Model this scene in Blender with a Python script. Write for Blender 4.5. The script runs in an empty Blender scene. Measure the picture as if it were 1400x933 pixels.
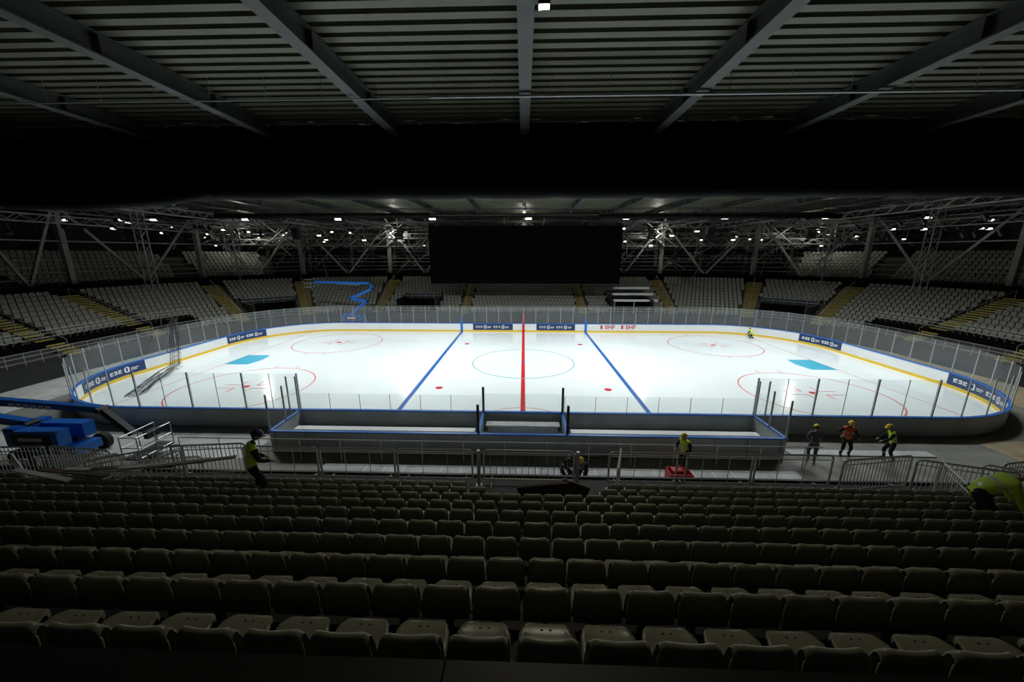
import bpy, math, random
from mathutils import Vector, Matrix
random.seed(7)
sc = bpy.context.scene
try:
    sc.view_settings.view_transform = 'Standard'
except Exception: pass
CAMY, CAMZ = -31.5, 9.3
# ---------------------------------------------------------------- materials
def mat(name, col, rough=0.5, metal=0.0, noise=0.0, nscale=5.0, spec=0.5, bump=0.0, emit=None, estr=0):
    m = bpy.data.materials.new(name); m.use_nodes = True
    nt = m.node_tree; b = nt.nodes['Principled BSDF']
    b.inputs['Base Color'].default_value = (*col, 1)
    b.inputs['Roughness'].default_value = rough
    b.inputs['Metallic'].default_value = metal
    b.inputs['Specular IOR Level'].default_value = spec
    if emit:
        b.inputs['Emission Color'].default_value = (*emit, 1)
        b.inputs['Emission Strength'].default_value = estr
    if noise > 0 or bump > 0:
        tc = nt.nodes.new('ShaderNodeTexCoord'); n = nt.nodes.new('ShaderNodeTexNoise')
        n.inputs['Scale'].default_value = nscale; n.inputs['Detail'].default_value = 5
        nt.links.new(tc.outputs['Object'], n.inputs['Vector'])
        if noise > 0:
            r = nt.nodes.new('ShaderNodeValToRGB')
            r.color_ramp.elements[0].position = 0.3; r.color_ramp.elements[1].position = 0.7
            r.color_ramp.elements[0].color = (*[max(0, c*(1-noise)) for c in col], 1)
            r.color_ramp.elements[1].color = (*[min(1, c*(1+noise)) for c in col], 1)
            nt.links.new(n.outputs['Fac'], r.inputs['Fac'])
            nt.links.new(r.outputs['Color'], b.inputs['Base Color'])
        if bump > 0:
            bp = nt.nodes.new('ShaderNodeBump'); bp.inputs['Strength'].default_value = bump
            nt.links.new(n.outputs['Fac'], bp.inputs['Height']); nt.links.new(bp.outputs['Normal'], b.inputs['Normal'])
    return m
def glassmat(name, tint, milky, gl=0.06):
    m = bpy.data.materials.new(name); m.use_nodes = True
    nt = m.node_tree; nt.nodes.clear()
    o = nt.nodes.new('ShaderNodeOutputMaterial'); t = nt.nodes.new('ShaderNodeBsdfTransparent')
    g = nt.nodes.new('ShaderNodeBsdfGlossy'); d = nt.nodes.new('ShaderNodeBsdfDiffuse')
    t.inputs[0].default_value = (*tint, 1); g.inputs['Roughness'].default_value = 0.08
    d.inputs[0].default_value = (0.8, 0.85, 0.88, 1)
    m1 = nt.nodes.new('ShaderNodeMixShader'); m2 = nt.nodes.new('ShaderNodeMixShader')
    m1.inputs[0].default_value = gl; m2.inputs[0].default_value = milky
    nt.links.new(t.outputs[0], m1.inputs[1]); nt.links.new(g.outputs[0], m1.inputs[2])
    nt.links.new(m1.outputs[0], m2.inputs[1]); nt.links.new(d.outputs[0], m2.inputs[2])
    nt.links.new(m2.outputs[0], o.inputs[0])
    return m
M = {}
M['ice'] = mat('ice', (0.82, 0.88, 0.89), 0.16, noise=0.035, nscale=0.22, spec=0.45)
M['blue'] = mat('blue_paint', (0.015, 0.12, 0.42), 0.3)
M['bluecap'] = mat('blue_cap', (0.02, 0.16, 0.60), 0.35)
M['red'] = mat('red_paint', (0.6, 0.02, 0.03), 0.35)
M['redthin'] = mat('red_thin_paint', (0.72, 0.13, 0.13), 0.4)
M['tealthin'] = mat('teal_thin_paint', (0.16, 0.45, 0.48), 0.4)
M['crease'] = mat('crease_paint', (0.04, 0.38, 0.55), 0.4)
M['board'] = mat('board_white', (0.78, 0.80, 0.80), 0.35, noise=0.03, nscale=0.6)
M['kick'] = mat('kick_yellow', (0.80, 0.53, 0.03), 0.4)
M['boardback'] = mat('board_back', (0.42, 0.45, 0.46), 0.4, noise=0.15, nscale=0.8)
M['navy'] = mat('ad_navy', (0.012, 0.04, 0.13), 0.4)
M['white'] = mat('white_print', (0.8, 0.8, 0.8), 0.5)
M['glass'] = glassmat('rink_glass', (0.95, 0.975, 0.97), 0.06)
M['alu'] = mat('aluminium', (0.45, 0.47, 0.48), 0.35, 0.6)
M['galv'] = mat('galvanised_steel', (0.62, 0.62, 0.59), 0.4, 0.2, noise=0.12, nscale=9)
M['floor'] = mat('floor_concrete', (0.24, 0.235, 0.21), 0.6, noise=0.25, nscale=0.5, bump=0.05)
M['tarp'] = mat('tarp_grey', (0.55, 0.56, 0.55), 0.5, noise=0.2, nscale=1.3)
M['wood'] = mat('wood_floor', (0.42, 0.34, 0.22), 0.6, noise=0.2, nscale=1.5)
M['conc'] = mat('stand_concrete', (0.045, 0.045, 0.04), 0.75, noise=0.3, nscale=2)
M['black'] = mat('black_fabric', (0.003, 0.003, 0.003), 0.95, spec=0.05)
M['duct'] = mat('black_duct', (0.005, 0.005, 0.005), 0.7, spec=0.12)
M['blackplastic'] = mat('black_plastic', (0.012, 0.012, 0.013), 0.5)
M['wall'] = mat('wall_dark', (0.03, 0.03, 0.03), 0.9, noise=0.3, nscale=0.4)
M['deck'] = mat('corrugated_deck', (0.135, 0.14, 0.092), 0.45, 0.1, noise=0.12, nscale=0.7)
M['beam'] = mat('steel_beam', (0.085, 0.092, 0.09), 0.5, 0.2, noise=0.15, nscale=0.8)
M['truss'] = mat('truss_steel', (0.23, 0.23, 0.215), 0.45, 0.2, noise=0.2, nscale=2)
M['trussdk'] = mat('truss_dark', (0.08, 0.08, 0.078), 0.5, 0.3)
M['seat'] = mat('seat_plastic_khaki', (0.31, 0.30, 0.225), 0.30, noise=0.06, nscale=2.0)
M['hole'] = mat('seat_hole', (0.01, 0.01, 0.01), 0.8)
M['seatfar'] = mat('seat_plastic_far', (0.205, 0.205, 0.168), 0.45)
M['stair'] = mat('stair_yellow', (0.42, 0.33, 0.05), 0.6)
M['stairc'] = mat('stair_concrete', (0.16, 0.155, 0.12), 0.7)
M['lamp'] = mat('lamp_emitter', (1, 1, 1), 0.5, emit=(1, 0.97, 0.88), estr=6)
M['lampwarm'] = mat('lamp_emitter_warm', (1, 1, 1), 0.5, emit=(1, 0.93, 0.7), estr=60)
M['lift'] = mat('lift_blue', (0.01, 0.13, 0.50), 0.35)
M['tyre'] = mat('tyre', (0.012, 0.012, 0.012), 0.8)
M['skin'] = mat('skin', (0.50, 0.30, 0.21), 0.5)
M['lime'] = mat('hivis_lime', (0.62, 0.85, 0.04), 0.6)
M['orange'] = mat('hivis_orange', (0.85, 0.14, 0.03), 0.6)
M['refl'] = mat('reflective_tape', (0.6, 0.62, 0.6), 0.3)
M['dark'] = mat('dark_cloth', (0.016, 0.018, 0.024), 0.85)
M['greycloth'] = mat('grey_cloth', (0.12, 0.13, 0.15), 0.85)
M['boot'] = mat('boot', (0.02, 0.015, 0.01), 0.6)
M['hair'] = mat('hair', (0.02, 0.014, 0.01), 0.7)
M['helmY'] = mat('helmet_yellow', (0.85, 0.62, 0.03), 0.3)
M['helmB'] = mat('helmet_navy', (0.01, 0.02, 0.08), 0.3)
M['helmW'] = mat('helmet_white', (0.6, 0.6, 0.55), 0.3)
M['redpl'] = mat('red_plastic', (0.6, 0.02, 0.03), 0.4)
M['brown'] = mat('plywood', (0.12, 0.075, 0.045), 0.6, noise=0.2, nscale=4)
M['eye'] = mat('eye', (0.02, 0.02, 0.02), 0.3)
M['lip'] = mat('lip', (0.35, 0.12, 0.10), 0.5)
M['net'] = mat('black_net', (0.03, 0.03, 0.03), 0.8)

# ---------------------------------------------------------------- mesh builder
class MB:
    def __init__(s, mats):
        s.v = []; s.f = []; s.m = []; s.mats = mats
    def add(s, vs, fs, mi=0):
        o = len(s.v); s.v += [tuple(v) for v in vs]
        s.f += [tuple(i+o for i in f) for f in fs]; s.m += [mi]*len(fs)
    def box(s, x0, x1, y0, y1, z0, z1, mi=0, mtx=None):
        vs = [Vector((x, y, z)) for z in (z0, z1) for y in (y0, y1) for x in (x0, x1)]
        if mtx is not None: vs = [mtx @ v for v in vs]
        s.add(vs, [(0,2,3,1),(4,5,7,6),(0,1,5,4),(2,6,7,3),(0,4,6,2),(1,3,7,5)], mi)
    def tube(s, pts, rs, n=6, mi=0, caps=True):
        pts = [Vector(p) for p in pts]
        if not isinstance(rs, (list, tuple)): rs = [rs]*len(pts)
        rings = []
        for i, p in enumerate(pts):
            if i == 0: d = pts[1]-p
            elif i == len(pts)-1: d = p-pts[i-1]
            else: d = (pts[i+1]-pts[i-1])
            d.normalize()
            up = Vector((0,0,1)) if abs(d.z) < 0.9 else Vector((0,1,0))
            a = d.cross(up).normalized(); b = d.cross(a).normalized()
            rings.append([p + (a*math.cos(2*math.pi*k/n+math.pi/n)+b*math.sin(2*math.pi*k/n+math.pi/n))*rs[i] for k in range(n)])
        vs = [v for r in rings for v in r]; fs = []
        for i in range(len(pts)-1):
            for k in range(n):
                k2 = (k+1) % n
                fs.append((i*n+k, i*n+k2, (i+1)*n+k2, (i+1)*n+k))
        if caps:
            fs.append(tuple(range(n-1,-1,-1))); fs.append(tuple((len(pts)-1)*n+k for k in range(n)))
        s.add(vs, fs, mi)
    def truss(s, p0, p1, w=0.4, r=0.03, bay=None, mi=0, up=None):
        p0 = Vector(p0); p1 = Vector(p1); d = (p1-p0); L = d.length; d.normalize()
        u = Vector((0,0,1)) if abs(d.z) < 0.9 else Vector((0,1,0))
        a = d.cross(u).normalized()*w/2; b = d.cross(a).normalized()*w/2
        cs = [a+b, a-b, -a-b, -a+b]
        for c in cs: s.tube([p0+c, p1+c], r, 4, mi)
        bay = bay or w*1.2; nb = max(1, int(L/bay))
        for i in range(nb):
            q0 = p0+d*L*i/nb; q1 = p0+d*L*(i+1)/nb
            for k in range(4):
                c0, c1 = cs[k], cs[(k+1) % 4]
                if i % 2: c0, c1 = c1, c0
                s.tube([q0+c0, q1+c1], r*0.6, 3, mi, caps=False)
    def obj(s, name, smooth=False, parent=None):
        me = bpy.data.meshes.new(name); me.from_pydata(s.v, [], s.f)
        for m in s.mats: me.materials.append(M[m])
        me.polygons.foreach_set('material_index', s.m)
        if smooth: me.polygons.foreach_set('use_smooth', [True]*len(me.polygons))
        me.update()
        o = bpy.data.objects.new(name, me); sc.collection.objects.link(o)
        if parent: o.parent = parent
        return o
def empty(name, loc=(0,0,0), rz=0):
    e = bpy.data.objects.new(name, None); sc.collection.objects.link(e)
    e.location = loc; e.rotation_euler = (0, 0, rz); e.empty_display_size = 0.2
    return e

# ---------------------------------------------------------------- paths
def rr(s, off, A, R, cy, E):
    sg = 1 if s >= 0 else -1; t = abs(s); Lc = R*math.pi/2
    if t <= A: x, y, nx, ny = t, cy+R, 0, 1
    elif t <= A+Lc:
        a = (t-A)/R; nx, ny = math.sin(a), math.cos(a); x, y = A+R*nx, cy+R*ny
    elif t <= A+Lc+E: nx, ny = 1, 0; x, y = A+R, cy-(t-A-Lc)
    elif t <= A+2*Lc+E:
        a = math.pi/2+(t-A-Lc-E)/R; nx, ny = math.sin(a), math.cos(a); x, y = A+R*nx, cy-E+R*ny
    else: nx, ny = 0, -1; x, y = A-(t-A-2*Lc-E), cy-E-R
    return Vector(((x+nx*off)*sg, y+ny*off, 0)), Vector((nx*sg, ny, 0))
RK = (22.1, 8.5, 4.5, 9.0)
HALF = 22.1*2+8.5*math.pi+9.0
BW = (20.0, 16.0, 3.0, 17.0)
def strip(mb, s0, s1, o0, o1, z0, z1, mi=0, P=RK, step=0.5):
    n = max(1, int(math.ceil((s1-s0)/step))); vs = []; fs = []
    for i in range(n+1):
        s = s0+(s1-s0)*i/n
        a, _ = rr(s, o0, *P); b, _ = rr(s, o1, *P)
        vs += [(a.x,a.y,z0),(b.x,b.y,z0),(b.x,b.y,z1),(a.x,a.y,z1)]
    for i in range(n):
        k = 4*i
        for j in range(4):
            fs.append((k+j, k+4+j, k+4+(j+1) % 4, k+(j+1) % 4))
    fs.append((0,1,2,3)); fs.append((4*n+3,4*n+2,4*n+1,4*n))
    mb.add(vs, fs, mi)
def sheet(mb, s0, s1, o, z0, z1, mi=0, P=RK, step=0.5):
    n = max(1, int(math.ceil((s1-s0)/step))); vs = []; fs = []
    for i in range(n+1):
        a, _ = rr(s0+(s1-s0)*i/n, o, *P); vs += [(a.x,a.y,z0),(a.x,a.y,z1)]
    for i in range(n): fs.append((2*i,2*i+2,2*i+3,2*i+1))
    mb.add(vs, fs, mi)

# ---------------------------------------------------------------- room shell
X0, X1, Y0, Y1, ZC = -62, 62, -37, 46, 15.3
b = MB(['floor']); b.box(X0, X1, Y0, Y1, -0.5, -0.03); b.obj('floor')
for nm, a in (('wall_back', (X0,X1,Y1,Y1+.3)), ('wall_front', (X0,X1,Y0-.3,Y0)), ('wall_left', (X0-.3,X0,Y0,Y1)), ('wall_right', (X1,X1+.3,Y0,Y1))):
    b = MB(['wall']); b.box(*a, -0.5, ZC+1); b.obj(nm)
b = MB(['deck']); prof = []; y = Y0; p = 0.5
while y < Y1:
    prof += [(y, ZC), (y+.28, ZC), (y+.33, ZC+.17), (y+.45, ZC+.17)]; y += p
prof.append((y, ZC)); vs = []; fs = []
for (yy, zz) in prof: vs += [(X0, yy, zz), (X1, yy, zz)]
for i in range(len(prof)-1): fs.append((2*i, 2*i+1, 2*i+3, 2*i+2))
b.add(vs, fs); b.obj('ceiling')
b = MB(['wall']); b.box(X0, X1, Y0, Y1, ZC+.5, ZC+.7); b.obj('roof_slab')
par = empty('roof_beams')
b = MB(['beam'])
for i in range(-9, 10):
    x = i*6.0
    b.box(x-.2, x+.2, Y0, Y1, ZC-.62, ZC-.57); b.box(x-.2, x+.2, Y0, Y1, ZC-.06, ZC-.01); b.box(x-.025, x+.025, Y0, Y1, ZC-.6, ZC-.03)
    yy = Y0+1
    while yy < Y1:
        b.box(x-.19, x+.19, yy, yy+.02, ZC-.6, ZC-.03); yy += 4
b.obj('beam_sections', parent=par)
b = MB(['alu', 'alu'])
b.tube([(X0+.1, -17.2, ZC-.72), (X1-.1, -17.2, ZC-.72)], 0.025, 6)
b.box(-3.3, X1-.1, -17.35, -17.26, ZC-.76, ZC-.70, 1)
for i in range(-30, 31):
    b.tube([(i*2.0+.9, -17.2, ZC-.7), (i*2.0+.9, -17.2, ZC)], 0.012, 4)
b.obj('conduit_pipe', parent=None)
b = MB(['blackplastic', 'lampwarm'])
b.box(.27, .53, -22.1, -21.9, ZC-.75, ZC-.6); b.box(.29, .51, -22.08, -21.92, ZC-.765, ZC-.752, 1)
b.tube([(.42, -22.0, ZC-.6), (.42, -22.0, ZC)], .02, 6)
b.obj('ceiling_floodlight')
# ---------------------------------------------------------------- blackout curtain and duct
b = MB(['black']); n = 400; vs = []; fs = []
for i in range(n+1):
    x = X0+.5+(X1-X0-1)*i/n; yy = -12.6+0.09*math.sin(i*1.3)+.05*math.sin(i*.37)
    vs += [(x, yy, 12.2), (x, yy, ZC-.05)]
for i in range(n): fs.append((2*i, 2*i+2, 2*i+3, 2*i+1))
b.add(vs, fs); b.obj('blackout_curtain', smooth=True)
b = MB(['duct', 'black'])
pts = []; rs = []
for i in range(125):
    x = X0+.5+i*0.985; k = i % 4
    pts.append((x, -12.7, 12.4)); rs.append(.52 if k else .47)
b.tube(pts, rs, 18)
b.tube([(-26, -13.2, 12.0), (-25,-13.2,11.85), (-21, -13.3, 11.8), (-17, -13.2, 12.0), (-15,-13.1,12.2)], [.3,.42,.45,.38,.2], 14)
for i in range(40):
    x = -59+i*3; b.tube([(x, -12.7, 12.7), (x, -12.7, ZC-.7)], .015, 4, 1)
b.obj('fabric_duct', smooth=True)
b = MB(['truss'])
b.tube([(X0+.1,-12.9,ZC-.12),(X1-.1,-12.9,ZC-.12)], .05, 6)
for i in range(-25, 26): b.box(i*2.4-.1, i*2.4+.1, -13.0,-12.8, ZC-.2, ZC-.02)
b.obj('curtain_rail')

# ---------------------------------------------------------------- ice + markings
b = MB(['ice']); n = 200
ring = [rr(-HALF+2*HALF*i/n, 0.02, *RK)[0] for i in range(n)]
b.add([(v.x, v.y, 0.0) for v in ring]+[(v.x, v.y, -.03) for v in ring],
      [tuple(range(n-1,-1,-1))]+[(i,(i+1)%n,n+(i+1)%n,n+i) for i in range(n)])
o = b.obj('ice_rink')
b = MB(['red', 'blue', 'redthin', 'tealthin', 'crease']); Z = 0.004
def flat(x0,x1,y0,y1,mi,z=Z): b.add([(x0,y0,z),(x1,y0,z),(x1,y1,z),(x0,y1,z)], [(0,1,2,3)], mi)
def ringm(cx, cy, r, w, mi, a0=0, a1=2*math.pi, n=64):
    vs = []; fs = []
    for i in range(n+1):
        a = a0+(a1-a0)*i/n
        vs += [(cx+(r-w)*math.cos(a), cy+(r-w)*math.sin(a), Z+.001), (cx+r*math.cos(a), cy+r*math.sin(a), Z+.001)]
    for i in range(n): fs.append((2*i,2*i+1,2*i+3,2*i+2))
    b.add(vs, fs, mi)
def disc(cx, cy, r, mi): b.add([(cx+r*math.cos(a*math.pi/12), cy+r*math.sin(a*math.pi/12), Z+.002) for a in range(24)], [tuple(range(24))], mi)
flat(-.15,.15,-12.97,12.97,0)
for s in (-1,1):
    flat(s*7.6-.15, s*7.6+.15, -12.97, 12.97, 1)
    flat(s*26-.03, s*26+.03, -11.9, 11.9, 2)
    b.add([(s*26, -1.5, Z),(s*23.9,-1.5,Z),(s*23.6,0,Z),(s*23.9,1.5,Z),(s*26,1.5,Z)], [(0,1,2,3,4) if s<0 else (4,3,2,1,0)], 4)
    for t in (-1,1):
        disc(s*6.0, t*6.7, .27, 0)
        cx, cy = s*20, t*6.9
        ringm(cx, cy, 4.5, .085, 2); disc(cx, cy, .27, 0)
        for u in (-1,1):
            flat(cx+u*.6, cx+u*1.8, cy+.3, cy+.37, 2, Z+.002); flat(cx+u*.6, cx+u*1.8, cy-.37, cy-.3, 2, Z+.002)
            flat(cx+u*.6-.04, cx+u*.6+.04, cy+.3, cy+1.1, 2, Z+.002); flat(cx+u*.6-.04, cx+u*.6+.04, cy-1.1, cy-.3, 2, Z+.002)
            for w in (-1,1): flat(cx+w*.9-.04, cx+w*.9+.04, cy+u*4.5, cy+u*5.1, 2)
ringm(0,0,4.5,.09,3); disc(0,0,.18,1)
ringm(0,-13,3.0,.06,2,0.02,math.pi-.02)
mk = b.obj('ice_markings')
# ---------------------------------------------------------------- boards
par = empty('rink_boards')
b = MB(['kick','board','boardback','bluecap','alu'])
strip(b, -HALF, HALF, 0, .03, 0, .22, 0)
strip(b, -HALF, HALF, .005, .06, .22, 1.02, 1)
strip(b, -HALF, HALF, .06, .10, 0, 1.02, 2)
strip(b, -HALF, HALF, -.02, .16, 1.02, 1.08, 3)
strip(b, -43, 43, .10, .15, .5, .58, 4)
b.obj('board_panels', parent=par)
b = MB(['blue','red','bluecap'])
for s in (-7.6, 7.6):
    strip(b, s-.15, s+.15, -.01, .005, 0.0, 1.09, 2)
strip(b, -.15, .15, -.01, .005, 0, 1.09, 1)
b.box(-.12,.12,13.2,13.4,1.1,2.2,1)
for s in (-7.6, 7.6): b.box(s-.09,s+.09,13.05,13.2,1.1,1.7,2)
b.obj('line_markings', parent=par)
def adstrip(s0, s1):
    b = MB(['navy','white'])
    strip(b, s0, s1, -.012, .005, .24, 1.01, 0)
    k = (s1-s0)/5.0
    u = s0+.35*k
    for rep in range(2):
        for j in range(3):
            strip(b, u, u+.22*k, -.02, -.013, .5, .58, 1); strip(b, u, u+.22*k, -.02, -.013, .66, .76, 1)
            strip(b, u if j != 1 else u+.15*k, (u if j != 1 else u+.15*k)+.07*k, -.02,-.013,.5,.76,1)
            u += .30*k
        u += .12*k
        strip(b, u+.08*k, u+.3*k, -.02, -.013, .78, .84, 1); strip(b, u, u+.1*k, -.02, -.013, .5, .78, 1); strip(b, u+.24*k, u+.34*k, -.02, -.013, .45, .78, 1)
        strip(b, u+.05*k, u+.3*k, -.02, -.013, .42, .5, 1)
        u += .45*k
        strip(b, u, u+.5*k, -.02, -.013, .62, .68, 1); strip(b, u, u+.4*k, -.02, -.013, .5, .55, 1)
        u += .75*k
    return b.obj('advertising_board')
for a in ((-6.2,-1.3),(1.6,6.3),(31.5,36.0),(45.2,51.3),(-35.2,-30.8),(-49.6,-43.7)): adstrip(*a)
def text(name, body, loc, size, m, parent=None):
    c = bpy.data.curves.new(name, 'FONT'); c.body = body; c.size = size; c.extrude = .005; c.offset = .012
    o = bpy.data.objects.new(name, c); sc.collection.objects.link(o)
    dg = bpy.context.evaluated_depsgraph_get(); dg.update()
    me = bpy.data.meshes.new_from_object(o.evaluated_get(dg)); bpy.data.objects.remove(o)
    me.materials.clear(); me.materials.append(M[m])
    o = bpy.data.objects.new(name, me); sc.collection.objects.link(o); o.location = loc; o.rotation_euler = (math.pi/2,0,0)
    if parent: o.parent = parent
    return o
sg = empty('board_lettering')
text('letters', 'IIHF', (9.9, 12.985, .42), .72, 'red', sg); text('letters_b', 'IIHF', (12.4, 12.985, .42), .72, 'red', sg)
b = MB(['red'])
for x in (9.5, 12.0): b.box(x-.12,x+.12,12.98,12.99,.45,.9)
b.obj('logo_marks', parent=sg)
# glass
BX = 12.1
par = empty('rink_glass_shielding')
g = MB(['glass']); pst = MB(['alu','blackplastic'])
NB = HALF-BX
for (s0, s1) in ((-NB, NB),):
    n = int((s1-s0)/1.5)
    for i in range(n):
        a = s0+(s1-s0)*i/n; c = s0+(s1-s0)*(i+1)/n
        sheet(g, a+.03, c-.03, .08, 1.10, 3.1)
    for i in range(n+1):
        s = s0+(s1-s0)*i/n; q, nn = rr(s, .10, *RK)
        near = abs(s) > HALF-22
        if near and (i % 2): pst.tube([(q.x,q.y,1.1),(q.x,q.y,3.1)], .02, 4, 0)
        else: pst.tube([(q.x,q.y,1.1),(q.x,q.y,3.12)], .035 if not near else .05, 4, 0)
for (x0,x1,zt) in ((-BX,-2.2,2.0),(2.2,BX,2.0),(-2.1,2.1,2.1)):
    n = int(round((x1-x0)/1.7))
    for i in range(n):
        a = x0+(x1-x0)*i/n; c = x0+(x1-x0)*(i+1)/n
        g.add([(a+.02,-13.08,1.1),(c-.02,-13.08,1.1),(c-.02,-13.08,zt),(a+.02,-13.08,zt)], [(0,1,2,3)])
        pst.tube([(a,-13.1,1.1),(a,-13.1,zt)], .018, 4, 0)
g.obj('panes', parent=par); pst.obj('stanchions', parent=par)
# ---------------------------------------------------------------- players' benches
par = empty('players_bench')
b = MB(['boardback','bluecap','alu','blackplastic','board','tarp'])
b.box(-BX,BX,-15.66,-15.58,0,1.03,0); b.box(-BX-.05,BX+.05,-15.70,-15.54,1.03,1.09,1)
for x in (-BX,-2.1,2.1,BX):
    b.box(x-.04,x+.04,-15.6,-13.12,0,1.03,0); b.box(x-.07,x+.07,-15.6,-13.17,1.03,1.09,1)
b.box(-BX+.1,BX-.1,-15.55,-13.18,.0,.2,5)
for (x0,x1) in ((-11.6,-2.4),(2.4,11.6)):
    b.box(x0,x1,-14.65,-14.25,.62,.68,4)
    b.box(x0,x1,-15.5,-15.3,.85,.9,5)
    for k in range(9):
        x = x0+.2+(x1-x0-.4)*k/8; b.box(x-.03,x+.03,-14.6,-14.3,.2,.62,2)
b.box(-1.9,1.9,-14.1,-13.6,.7,.76,5); b.box(-1.8,1.8,-14.0,-13.9,.2,.7,0)
for k in range(17):
    x = -BX+.2+k*(2*BX-.4)/16; b.box(x-.025,x+.025,-15.72,-15.66,0,1.03,2)
for x in (-2.1, 2.1):
    for y in (-13.2,-15.55): b.tube([(x,y,1.05),(x,y,2.5)], .07, 6, 3)
for sx in (-1,1):
    for (dx,y,h) in ((BX,-13.25,3.0),(BX,-14.4,2.9),(BX,-15.6,2.9),(BX+.5,-13.25,3.0)):
        b.tube([(sx*dx,y,1.05),(sx*dx,y,h)], .045, 6, 2)
b.obj('enclosure', parent=par)
g = MB(['glass'])
for x in (-BX,-2.1,2.1,BX): g.add([(x,-15.5,1.12),(x,-13.2,1.12),(x,-13.2,2.4),(x,-15.5,2.4)], [(0,1,2,3)])
g.obj('side_glass', parent=par)
b = MB(['galv'])
k = 0
while -16+k*1.9 < 13.5:
    x = -16+k*1.9; b.tube([(x,-16.3,-.03),(x,-16.3,1.02)], .022, 6); k += 1
b.tube([(-16,-16.3,1.02),(13.2,-16.3,1.02)], .03, 6); b.tube([(-16,-16.3,.5),(13.2,-16.3,.5)], .015, 6)
b.obj('guard_rail')
b = MB(['tarp','white'])
b.box(-9,12,-19.4,-16.6,-.03,-.005,0)
for k in range(22): b.box(-7.0+k*.85-.035, -7.0+k*.85+.035, -19.3,-16.7,-.005,.0,1)
b.box(-9,12,-18.1,-18.04,-.005,.001,1)
b.box(12.8,19.5,-15.2,-14.7,-.03,.02,0)
b.box(-30,-13,-16.3,-14.2,-.03,-.01,0)
b.obj('floor_covering')
b = MB(['wood']); b.box(23,45,-24,-13.5,-.03,-.012,0)
b.box(31.2,36,-13.4,12,-.03,-.012,0); b.obj('plywood_decking')
b = MB(['tarp']); b.box(-36,-31.2,-12,10,-.03,-.012); b.box(-30,30,14.2,18.5,-.03,-.012); b.obj('floor_path')

# ---------------------------------------------------------------- far bowl stands
LC = BW[1]*math.pi/2
def phis(deg): return BW[0]+BW[1]*math.radians(deg)
NR = 12; RD = .8; RH = .345; BZ = 1.25
aisles = [-phis(90)-6.5, -phis(90)+.5, -phis(58), -phis(33), -20.5, -8.2, 8.2, 20.5, phis(33), phis(58), phis(90)-.5, phis(90)+6.5]
END = phis(90)+17
par = empty('far_grandstand')
b = MB(['conc','stair','stairc','blackplastic','alu','black'])
voms = [(phis(37), phis(54)), (12.2, 17.6), (-phis(54), -phis(37)), (-17.6, -12.2)]
def invom(s, r): return r < 5 and any(a < s < c for a, c in voms)
for r in range(NR):
    edges = sorted([-END, END]+[v for a in voms for v in a]) if r < 5 else [-END, END]
    for i in range(0, len(edges)-1):
        if r < 5 and invom((edges[i]+edges[i+1])/2, r): continue
        strip(b, edges[i], edges[i+1], r*RD, (r+1)*RD+.02, 0 if r in (0,NR-1) else BZ+r*RH-.4, BZ+r*RH, 0, BW, 1.2)
for a, c in voms:
    strip(b, a, c, 5*RD-.1, 5*RD, 0, BZ+5*RH, 5, BW, 1)
    for e in (a, c): strip(b, e-.06, e+.06, 0, 5*RD, 0, BZ+5*RH+.3, 3, BW, 1)
    strip(b, a, c, 5*RD-.15, 5*RD-.05, BZ+5*RH, BZ+5*RH+.75, 3, BW, 1)
    for k in (.4, .75): strip(b, a, c, 5*RD-.22, 5*RD-.17, BZ+5*RH+k, BZ+5*RH+k+.04, 4, BW, 1)
    for k in range(6):
        q, _ = rr(a+(c-a)*k/5, 5*RD-.2, *BW); b.tube([(q.x,q.y,BZ+5*RH),(q.x,q.y,BZ+5*RH+.8)], .02, 4, 4)
LOW = phis(72)
for s0, s1 in ((-END,-LOW),(LOW,END)):
    strip(b, s0, s1, 3*RD-.3, 3*RD-.15, 0, BZ+3*RH+.25, 5, BW, 1)
    for k in (.55,.85,1.1): strip(b, s0, s1, 3*RD-.25, 3*RD-.2, BZ+3*RH+k, BZ+3*RH+k+.035, 4, BW, 1)
for s in aisles:
    for r in range(NR):
        for h in range(2):
            o0 = r*RD+h*RD/2; z = BZ+r*RH+(h)*RH/2
            strip(b, s-.6, s+.6, o0, o0+RD/2, z-.05, z+.06, 2, BW, .4)
            strip(b, s-.62, s+.62, o0-.01, o0+.12, z+.0, z+.075, 1, BW, .4)
    pts = [rr(s, o, *BW)[0]+Vector((0,0,BZ+o/RD*RH+.95)) for o in (1.0, 3, 5, 7, 9)]
    b.tube(pts, .03, 4, 4)
    for o in (1.0,3,5,7,9):
        q = rr(s, o, *BW)[0]; zz = BZ+o/RD*RH; b.tube([(q.x,q.y,zz),(q.x,q.y,zz+.95)], .02, 4, 4)
strip(b, -END, END, -.1, 0, 0, BZ+.15, 3, BW, 1)
for zz in (.45,.8,1.1): strip(b, -END, END, -.08, -.04, BZ+zz, BZ+zz+.035, 4, BW, 1)
s = -END
while s < END:
    q,_ = rr(s, -.06, *BW); b.tube([(q.x,q.y,BZ),(q.x,q.y,BZ+1.12)], .018, 4, 4); s += 1.0
strip(b, -END, END, NR*RD, NR*RD+.2, BZ, BZ+NR*RH+1.0, 5, BW, 1)
b.obj('terrace', parent=par)
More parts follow.
